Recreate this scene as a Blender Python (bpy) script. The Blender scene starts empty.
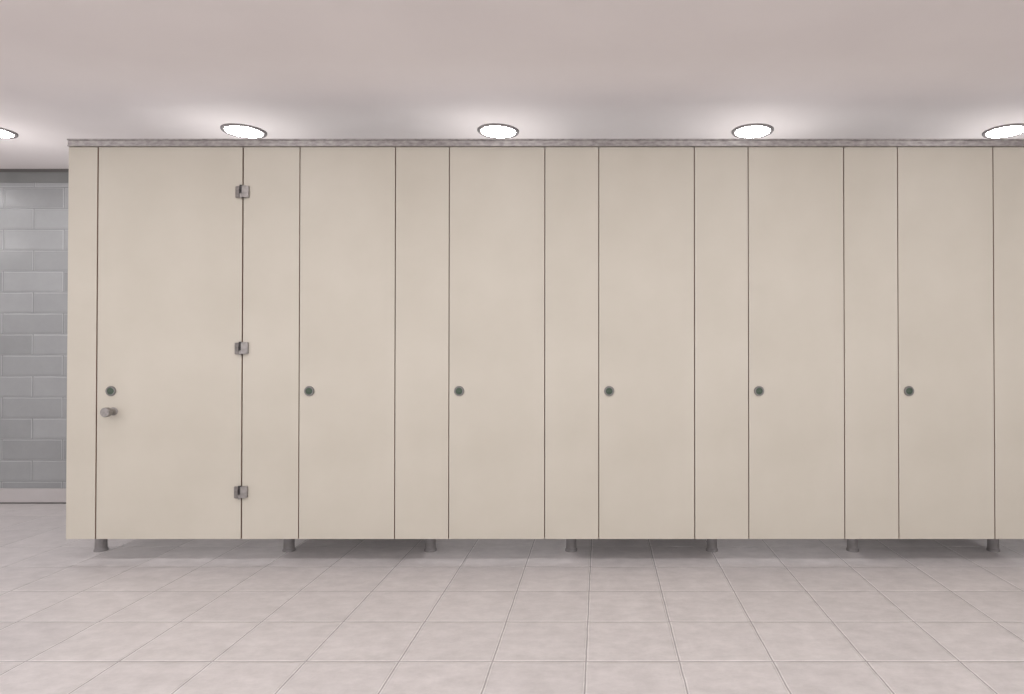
import bpy, bmesh, math
from mathutils import Vector
S=0.0052; F=641.0; D=F*S; CX=600.0; HZ=350.0; CAMZ=213.5*S
def X(px): return (px-CX)*S
def Z(py): return CAMZ+(HZ-py)*S
sc=bpy.context.scene
col=sc.collection
sc.view_settings.view_transform='Standard'

# ---------- materials ----------
def newmat(name, color, rough=0.5, metal=0.0):
    m=bpy.data.materials.new(name); m.use_nodes=True
    b=m.node_tree.nodes['Principled BSDF']
    b.inputs['Base Color'].default_value=(*color,1)
    b.inputs['Roughness'].default_value=rough
    b.inputs['Metallic'].default_value=metal
    return m,m.node_tree,b
def noisecol(nt,b,c1,c2,scale,detail=4,lo=0.35,hi=0.65,stretch=(1,1,1),bump=0.0):
    tc=nt.nodes.new('ShaderNodeTexCoord'); mp=nt.nodes.new('ShaderNodeMapping')
    mp.inputs['Scale'].default_value=stretch
    n=nt.nodes.new('ShaderNodeTexNoise'); n.inputs['Scale'].default_value=scale; n.inputs['Detail'].default_value=detail
    r=nt.nodes.new('ShaderNodeValToRGB')
    r.color_ramp.elements[0].position=lo; r.color_ramp.elements[1].position=hi
    r.color_ramp.elements[0].color=(*c1,1); r.color_ramp.elements[1].color=(*c2,1)
    nt.links.new(tc.outputs['Object'],mp.inputs[0]); nt.links.new(mp.outputs[0],n.inputs['Vector'])
    nt.links.new(n.outputs['Fac'],r.inputs[0]); nt.links.new(r.outputs[0],b.inputs['Base Color'])
    if bump>0:
        bp=nt.nodes.new('ShaderNodeBump'); bp.inputs['Strength'].default_value=bump; bp.inputs['Distance'].default_value=0.002
        nt.links.new(n.outputs['Fac'],bp.inputs['Height']); nt.links.new(bp.outputs[0],b.inputs['Normal'])
    return n,r
M={}
m,nt,b=newmat('beige_laminate',(.6,.54,.44),.42); noisecol(nt,b,(.512,.475,.408),(.548,.510,.443),2.4,5); M['lam']=m
m,nt,b=newmat('white_bounce_inside',(.8,.79,.78),.6); M['bounce_in']=m  # unseen inner faces made white to bounce light onto the ceiling
m,nt,b=newmat('laminate_core_edge',(.30,.215,.165),.6); M['edge']=m
m,nt,b=newmat('brushed_rail',(.5,.47,.47),.36,.75); noisecol(nt,b,(.27,.252,.25),(.46,.435,.43),40,9,.34,.68,(.8,1.6,1.6),.22); M['rail']=m
m,nt,b=newmat('satin_steel',(.42,.40,.39),.4,.75); noisecol(nt,b,(.25,.235,.23),(.34,.32,.31),60,4); M['steel']=m
m,nt,b=newmat('lock_ring_steel',(.23,.22,.215),.4,.6); M['ring']=m
m,nt,b=newmat('foot_metal',(.42,.40,.39),.55,.25); noisecol(nt,b,(.23,.215,.215),(.28,.265,.265),30,4); M['footm']=m
m,nt,b=newmat('dark_steel',(.06,.055,.055),.5,.5); M['dsteel']=m
m,nt,b=newmat('lock_face',(.05,.08,.055),.45,.1); M['lockface']=m
m,nt,b=newmat('ceiling_paint',(.62,.57,.57),.9); noisecol(nt,b,(.785,.74,.737),(.82,.775,.77),1.6,4,bump=.05); M['ceil']=m
m,nt,b=newmat('wall_plain',(.75,.74,.74),.8); M['wallp']=m
m,nt,b=newmat('skirting',(.55,.54,.54),.6); noisecol(nt,b,(.43,.405,.405),(.47,.445,.445),5); M['skirt']=m
m,nt,b=newmat('gap_shade_dark_ledge',(.10,.095,.09),.8); M['gap']=m  # dark tone carries the ceiling joint's shade; also the skirting's dark ledge
m,nt,b=newmat('wall_shade_band',(.24,.25,.24),.5); noisecol(nt,b,(.16,.163,.162),(.185,.188,.187),6); M['band']=m  # darker wall tone, shade at the wall top put into colour
m,nt,b=newmat('downlight_trim',(.20,.185,.185),.6,.0); M['trim']=m
def lensmat(n,s):
    m,nt,b=newmat(n,(.9,.9,.9),.4)
    b.inputs['Emission Color'].default_value=(1,.975,.97,1); b.inputs['Emission Strength'].default_value=s; return m
M['lens']=lensmat('downlight_lens',62)
M['lens2']=lensmat('downlight_lens_bright',103)

def brickmat(name,bw,rh,mortar,offset,phase,axes,c1,c2,cm,ce,edge,rough,bump,noise_s,nvar,nb=.15,wob=.004):
    m,nt,b=newmat(name,c1,rough)
    N=nt.nodes.new; L=nt.links.new
    tc=N('ShaderNodeTexCoord'); sp=N('ShaderNodeSeparateXYZ'); cb=N('ShaderNodeCombineXYZ')
    L(tc.outputs['Object'],sp.inputs[0])
    for i,a in enumerate(axes):
        ad=N('ShaderNodeMath'); ad.operation='ADD'; ad.inputs[1].default_value=-phase[i]+40*(bw if i==0 else rh)
        L(sp.outputs[a],ad.inputs[0]); L(ad.outputs[0],cb.inputs[i])
    # slight irregularity of the joints
    nd=N('ShaderNodeTexNoise'); nd.inputs['Scale'].default_value=9; nd.inputs['Detail'].default_value=3
    L(cb.outputs[0],nd.inputs['Vector'])
    s1=N('ShaderNodeVectorMath'); s1.operation='SUBTRACT'; s1.inputs[1].default_value=(.5,.5,.5); L(nd.outputs['Color'],s1.inputs[0])
    s2=N('ShaderNodeVectorMath'); s2.operation='SCALE'; s2.inputs['Scale'].default_value=wob; L(s1.outputs[0],s2.inputs[0])
    s3=N('ShaderNodeVectorMath'); s3.operation='ADD'; L(cb.outputs[0],s3.inputs[0]); L(s2.outputs[0],s3.inputs[1])
    def brick(ms,sm):
        br=N('ShaderNodeTexBrick'); br.offset=offset; br.offset_frequency=2; br.squash=1
        br.inputs['Scale'].default_value=1; br.inputs['Brick Width'].default_value=bw; br.inputs['Row Height'].default_value=rh
        br.inputs['Mortar Size'].default_value=ms; br.inputs['Mortar Smooth'].default_value=sm; br.inputs['Bias'].default_value=0
        br.inputs['Color1'].default_value=(*c1,1); br.inputs['Color2'].default_value=(*c2,1)
        L(s3.outputs[0],br.inputs['Vector']); return br
    be=brick(edge,.5); be.inputs['Mortar'].default_value=(*ce,1)
    bi=brick(mortar,.5)
    mx=N('ShaderNodeMix'); mx.data_type='RGBA'; mx.inputs[7].default_value=(*cm,1)
    L(bi.outputs['Fac'],mx.inputs[0]); L(be.outputs['Color'],mx.inputs[6])
    mp=N('ShaderNodeMapping'); mp.inputs['Scale'].default_value=(1,1.5,1) if nb>0.1 else (1,1,1)
    L(cb.outputs[0],mp.inputs[0])
    n=N('ShaderNodeTexNoise'); n.inputs['Scale'].default_value=noise_s; n.inputs['Detail'].default_value=10; n.inputs['Roughness'].default_value=.75
    L(mp.outputs[0],n.inputs['Vector'])
    mr=N('ShaderNodeMapRange'); mr.inputs[1].default_value=.35; mr.inputs[2].default_value=.65; mr.inputs[3].default_value=1-nvar; mr.inputs[4].default_value=1+nvar
    L(n.outputs['Fac'],mr.inputs[0])
    vm=N('ShaderNodeVectorMath'); vm.operation='SCALE'
    L(mx.outputs[2],vm.inputs[0]); L(mr.outputs[0],vm.inputs['Scale']); L(vm.outputs[0],b.inputs['Base Color'])
    if nb>.1:
        rr=N('ShaderNodeMapRange'); rr.inputs[1].default_value=.3; rr.inputs[2].default_value=.7; rr.inputs[3].default_value=rough-.08; rr.inputs[4].default_value=rough+.1
        L(n.outputs['Fac'],rr.inputs[0]); L(rr.outputs[0],b.inputs['Roughness'])
    bp=N('ShaderNodeBump'); bp.invert=True; bp.inputs['Strength'].default_value=bump; bp.inputs['Distance'].default_value=.004
    L(be.outputs['Fac'],bp.inputs['Height'])
    if nb>0:
        b2=N('ShaderNodeBump'); b2.inputs['Strength'].default_value=nb; b2.inputs['Distance'].default_value=.003
        L(n.outputs['Fac'],b2.inputs['Height']); L(bp.outputs[0],b2.inputs['Normal']); L(b2.outputs[0],b.inputs['Normal'])
    else: L(bp.outputs[0],b.inputs['Normal'])
    return m
M['floor']=brickmat('floor_tile',.333,.333,.0035,0,(-.05,-.04),(0,1),(.515,.485,.485),(.545,.513,.512),(.29,.27,.27),(.65,.62,.615),.0095,.40,.6,9,.13,.3,.006)
M['block']=brickmat('glazed_block',.44,.1523,.004,.5,(-4.113,.0076),(0,2),(.262,.268,.274),(.315,.322,.33),(.225,.23,.235),(.35,.358,.367),.010,.28,.6,4,.05,.05,.004)

# ---------- mesh helpers ----------
def mkobj(name,bm,mats,parent=None,loc=(0,0,0),smooth=False):
    me=bpy.data.meshes.new(name); bm.normal_update(); bm.to_mesh(me); bm.free()
    for mm in mats: me.materials.append(mm)
    if smooth:
        for p in me.polygons: p.use_smooth=True
        try: me.set_sharp_from_angle(angle=math.radians(35))
        except Exception: pass
    o=bpy.data.objects.new(name,me); col.objects.link(o); o.location=loc
    if parent: o.parent=parent
    return o
def box(bm,x0,x1,y0,y1,z0,z1,bev=0,mi=0):
    r=bmesh.ops.create_cube(bm,size=1)
    vs=r['verts']
    for v in vs:
        v.co=Vector(((x0+x1)/2+v.co.x*(x1-x0),(y0+y1)/2+v.co.y*(y1-y0),(z0+z1)/2+v.co.z*(z1-z0)))
    fs=set(f for v in vs for f in v.link_faces)
    for f in fs: f.material_index=mi
    if bev>0:
        es=list(set(e for v in vs for e in v.link_edges))
        bmesh.ops.bevel(bm,geom=es,offset=bev,segments=2,affect='EDGES',profile=.5)
def prism(bm,pts,z0,z1,mi=0):
    a=[bm.verts.new((x,y,z0)) for x,y in pts]; b=[bm.verts.new((x,y,z1)) for x,y in pts]; n=len(pts); fs=[]
    for i in range(n): fs.append(bm.faces.new((a[i],a[(i+1)%n],b[(i+1)%n],b[i])))
    fs.append(bm.faces.new(a)); fs.append(bm.faces.new(b[::-1]))
    for f in fs: f.material_index=mi
    bmesh.ops.recalc_face_normals(bm,faces=fs)
    bmesh.ops.bevel(bm,geom=list(set(e for f in fs for e in f.edges)),offset=.0015,segments=2,affect='EDGES')
def lathe(bm,prof,axis='Z',seg=40,c=(0,0,0),mi=0):
    rings=[]
    for r,h in prof:
        ring=[]
        for i in range(seg):
            a=2*math.pi*i/seg
            if axis=='Z': co=(c[0]+r*math.cos(a),c[1]+r*math.sin(a),c[2]+h)
            else: co=(c[0]+r*math.cos(a),c[1]-h,c[2]+r*math.sin(a))
            ring.append(bm.verts.new(co))
        rings.append(ring)
    for k in range(len(rings)-1):
        for i in range(seg):
            f=bm.faces.new((rings[k][i],rings[k][(i+1)%seg],rings[k+1][(i+1)%seg],rings[k+1][i])); f.material_index=mi
    for rg in (rings[0],rings[-1]):
        f=bm.faces.new(rg); f.material_index=mi
    bmesh.ops.recalc_face_normals(bm,faces=bm.faces)
def structure(name,x0,x1,y0,y1,z0,z1,mat):
    bm=bmesh.new(); box(bm,x0,x1,y0,y1,z0,z1); o=mkobj(name,bm,[mat]); o['kind']='structure'; return o
def empty(name,loc):
    e=bpy.data.objects.new(name,None); e.empty_display_size=.1; e.location=loc; col.objects.link(e); return e

# ---------- room ----------
YB=0.395*D; CZ=CAMZ+252.6*S; XL=-6.6; XR=X(1347)+.03; YF=-5.2
structure('floor',XL-.1,XR+.1,YF,YB+.1,-.1,0,M['floor'])
structure('ceiling',XL-.1,XR+.1,YF,YB+.1,CZ,CZ+.1,M['ceil'])
structure('wall_back',XL-.1,XR+.1,YB,YB+.1,0,CZ,M['block'])
structure('wall_left',XL-.1,XL,YF,YB,0,CZ,M['wallp'])
structure('wall_right',XR,XR+.1,YF,YB,0,CZ,M['wallp'])
bm=bmesh.new(); box(bm,XL,X(66),YB-.015,YB,.010,.109,.003); box(bm,XL,X(66),YB-.012,YB,0,.0105,0,1)
o=mkobj('baseboard_back',bm,[M['skirt'],M['gap']]); o['kind']='structure'
structure('ceiling_joint_shade',XL,XR,YB-.012,YB,CZ-.022,CZ,M['gap'])  # solid dark strip painted for the shadow line under the ceiling
structure('wall_top_shade',XL,XR,YB-.006,YB,CZ-.098,CZ-.022,M['band'])  # flat darker strip standing in for shade on the top of the wall

# ---------- cubicles ----------
ZB=Z(538.6); ZT=Z(146.5); TH=.018; G=.0022
def panel(name,x0,x1,parent,y0=0,y1=TH,faceaxis='y',stop=False,top=None):
    bm=bmesh.new()
    box(bm,x0,x1,y0,y1,ZB,top or ZT,.0012)
    if stop:
        for a,b_ in ((x0-.016,x0+.02),(x1-.02,x1+.016)):
            box(bm,a,b_,y1+.0008,y1+.013,ZB+.002,ZT-.002)
    bm.normal_update()
    for f in bm.faces:
        n=f.normal; c=f.calc_center_median()
        if faceaxis=='x': f.material_index=2 if abs(n.x)>.9 else 1
        elif c.y>y1+.0003 and c.y<y1+.0125: f.material_index=1
        elif n.y<-.9: f.material_index=0
        elif n.y>.9: f.material_index=2
        else: f.material_index=1
    return mkobj(name,bm,[M['lam'],M['edge'],M['bounce_in']],parent)
def lock(parent,x,z):
    bm=bmesh.new()
    lathe(bm,[(.0260,0),(.0265,.004),(.0243,.0080),(.0190,.0080),(.0172,.0055)],'Y',c=(0,0,0),mi=0)
    lathe(bm,[(.0170,.003),(.0170,.0060),(.0150,.0065)],'Y',c=(0,0,0),mi=1)
    box(bm,-.009,.009,-.0080,-.0060,-.0015,.0015,.0005,1)
    o=mkobj('lock_indicator',bm,[M['ring'],M['lockface']],parent,(x,0,z),True)
    o['label']='round grey steel lock indicator with dark green-grey centre'; return o
def foot(parent,x):
    bm=bmesh.new()
    lathe(bm,[(.0335,0),(.0335,.008),(.0315,.012),(.0290,.015),(.0270,.118),(.029,.120),(.029,ZB)],'Z',c=(0,0,0))
    o=mkobj('foot',bm,[M['footm']],parent,(x,.0676*D,0),True); o['label']='short round metal support foot'; return o
def divider(parent,x):
    return panel('divider_panel',x-.009,x+.009,parent,TH+.014,YB-.014,faceaxis='x',top=1.72)
def hinge(parent,x,z):
    bm=bmesh.new(); h=.031
    for s in (-1,1):
        pts=[(s*.0345,0),(s*.0345,-.010),(s*.028,-.015),(s*.006,-.024),(s*.006,0)]
        prism(bm,pts,-h if s<0 else -h*.93,h*.93 if s<0 else h,0)
    lathe(bm,[(.0075,-h-.003),(.0075,-h*.35)],'Z',20,(0,-.018,0),0)
    lathe(bm,[(.0062,-h*.35+.0005),(.0062,h*.35-.0005)],'Z',20,(0,-.014,0),1)
    lathe(bm,[(.0075,h*.35),(.0075,h+.003)],'Z',20,(0,-.018,0),1)
    o=mkobj('hinge',bm,[M['steel'],M['dsteel']],parent,(x,0,z),True); o['label']='stainless steel butt hinge'; return o
def knob(parent,x,z):
    bm=bmesh.new()
    lathe(bm,[(.021,0),(.021,.004),(.0175,.006),(.0165,.034),(.0225,.037),(.0245,.041),(.0245,.060),(.0225,.063)],'Y',36,(0,0,0))
    o=mkobj('knob',bm,[M['steel']],parent,(x,0,z),True); o['label']='cylindrical satin steel pull knob'; return o

def footx(px): return (px-CX)*1.0676*S
c1=empty('toilet_cubicle',(X(82),0,0)); ox=c1.location.x
c1['label']='end beige cubicle with wide outward door, three hinges, pull knob'
c1['category']='toilet cubicle'; c1['group']='row of beige toilet cubicles'
panel('pilaster',X(67.2)-ox,X(96.8)-G-.001-ox,c1)
d=panel('door',X(96.8)+G+.001-ox,X(242.2)-G-.001-ox,c1)
lock(d,X(111.5)-ox,Z(391)); knob(d,X(114.2)-ox,Z(411.3))
panel('pilaster',X(242.2)+G+.001-ox,X(299.2)-G-ox,c1,stop=True)
for py in (192,348.3,491.5): hinge(c1,X(242.2)-ox,Z(py))
divider(c1,X(67.2)+.009-ox); divider(c1,footx(290)-ox)
foot(c1,footx(102.5)-ox); foot(c1,footx(290)-ox)
P=149.75*S
c2=empty('toilet_cubicle',(X(347),0,0)); ox=c2.location.x
c2['label']='beige cubicle with narrow flush door and round lock'
c2['category']='toilet cubicle'; c2['group']='row of beige toilet cubicles'
d2=panel('door',X(299.2)+G-ox,X(395)-G-ox,c2); l2=lock(d2,X(309.6)-ox,Z(391))
parts=[panel('pilaster',X(395)+G-ox,X(449)-G-ox,c2,stop=True),divider(c2,footx(431)-ox),foot(c2,footx(431)-ox)]
for k in range(1,7):
    e=c2.copy(); col.objects.link(e); e.location.x=c2.location.x+k*P
    dd=d2.copy(); col.objects.link(dd); dd.parent=e
    ll=l2.copy(); col.objects.link(ll); ll.parent=dd
    for p in parts:
        q=p.copy(); col.objects.link(q); q.parent=e
# head rail
ztt=Z(139.2)
prof=[(-.010,ZT+.0005),(-.016,ZT+.001),(-.016,ZT+.006),(-.012,ZT+.008),(-.012,ztt-.008),(-.018,ztt-.006),(-.018,ztt-.001),(-.017,ztt),(.034,ztt),(.034,ZT+.0005)]
bm=bmesh.new(); xa,xb=X(68.2),X(1347)
A=[bm.verts.new((xa,y,z)) for y,z in prof]; B=[bm.verts.new((xb,y,z)) for y,z in prof]
n=len(prof)
for i in range(n): bm.faces.new((A[i],A[(i+1)%n],B[(i+1)%n],B[i]))
bm.faces.new(A); bm.faces.new(B[::-1]); bmesh.ops.recalc_face_normals(bm,faces=bm.faces)
o=mkobj('head_rail',bm,[M['rail']]); o['label']='continuous mottled grey metal head rail above cubicle doors'; o['category']='rail'

# ---------- downlights ----------
LY=.148*D
def downlight(x,y,src=None,mat=None,extra_glow=False):
    e=empty('downlight',(x,y,CZ)); e['label']='round recessed ceiling downlight, lit, with grey trim ring'
    e['category']='ceiling light'; e['group']='lit round ceiling downlights'
    if src:
        for s in src:
            q=s.copy(); col.objects.link(q); q.parent=e
        return src
    bm=bmesh.new(); seg=64
    pr=[(.123,0),(.123,-.006),(.120,-.010),(.105,-.010),(.102,-.008),(.102,0)]
    rings=[[bm.verts.new((r*math.cos(2*math.pi*i/seg),r*math.sin(2*math.pi*i/seg),h)) for i in range(seg)] for r,h in pr]
    for k in range(len(pr)):
        a,b_=rings[k],rings[(k+1)%len(pr)]
        for i in range(seg): bm.faces.new((a[i],a[(i+1)%seg],b_[(i+1)%seg],b_[i]))
    bmesh.ops.recalc_face_normals(bm,faces=bm.faces)
    t=mkobj('trim_ring',bm,[M['trim']],e,smooth=True)
    bm=bmesh.new(); lathe(bm,[(.102,-.001),(.1015,-.009),(.096,-.0105),(.05,-.013),(.01,-.014)],'Z',64)
    l=mkobj('lens',bm,[mat],e,smooth=True); l['label']='glowing white diffuser lens'
    out=[t,l]
    if extra_glow:
        ld=bpy.data.lights.new('added_glow','POINT'); ld.energy=4.2; ld.shadow_soft_size=.10; ld.color=(1,.97,.96)  # added point light for the ceiling halo, has no fixture of its own
        lo=bpy.data.objects.new('added_glow',ld); col.objects.link(lo); lo.parent=e; lo.location=(0,0,-.40); out.append(lo)
    return out
K=1.148*S
src=downlight((243-CX)*K,LY,None,M['lens'],True)
for px in (-265,-11,498,753,1007,1261): downlight((px-CX)*K,LY,src)
src=downlight((-265-CX)*K,-1.55,None,M['lens2'])
for px in (-11,243,498,753,1007,1261): downlight((px-CX)*K,-1.55,src)
for px in (-265,-11,243,498,753,1007,1261): downlight((px-CX)*K,-3.6,src)

# ---------- world ----------
w=bpy.data.worlds.new('w'); sc.world=w; w.use_nodes=True
w.node_tree.nodes['Background'].inputs[0].default_value=(1,.972,.968,1)
w.node_tree.nodes['Background'].inputs[1].default_value=1.6

# ---------- camera ----------
cd=bpy.data.cameras.new('camera'); cam=bpy.data.objects.new('camera',cd); col.objects.link(cam)
cd.sensor_fit='HORIZONTAL'; cd.sensor_width=36; cd.lens=F/1024*36
cd.shift_x=-(CX-512)/1024; cd.shift_y=-2.6/1024; cd.clip_start=.02
cam.location=(0,-D,CAMZ); cam.rotation_euler=(math.radians(90.5),0,0)
sc.camera=cam
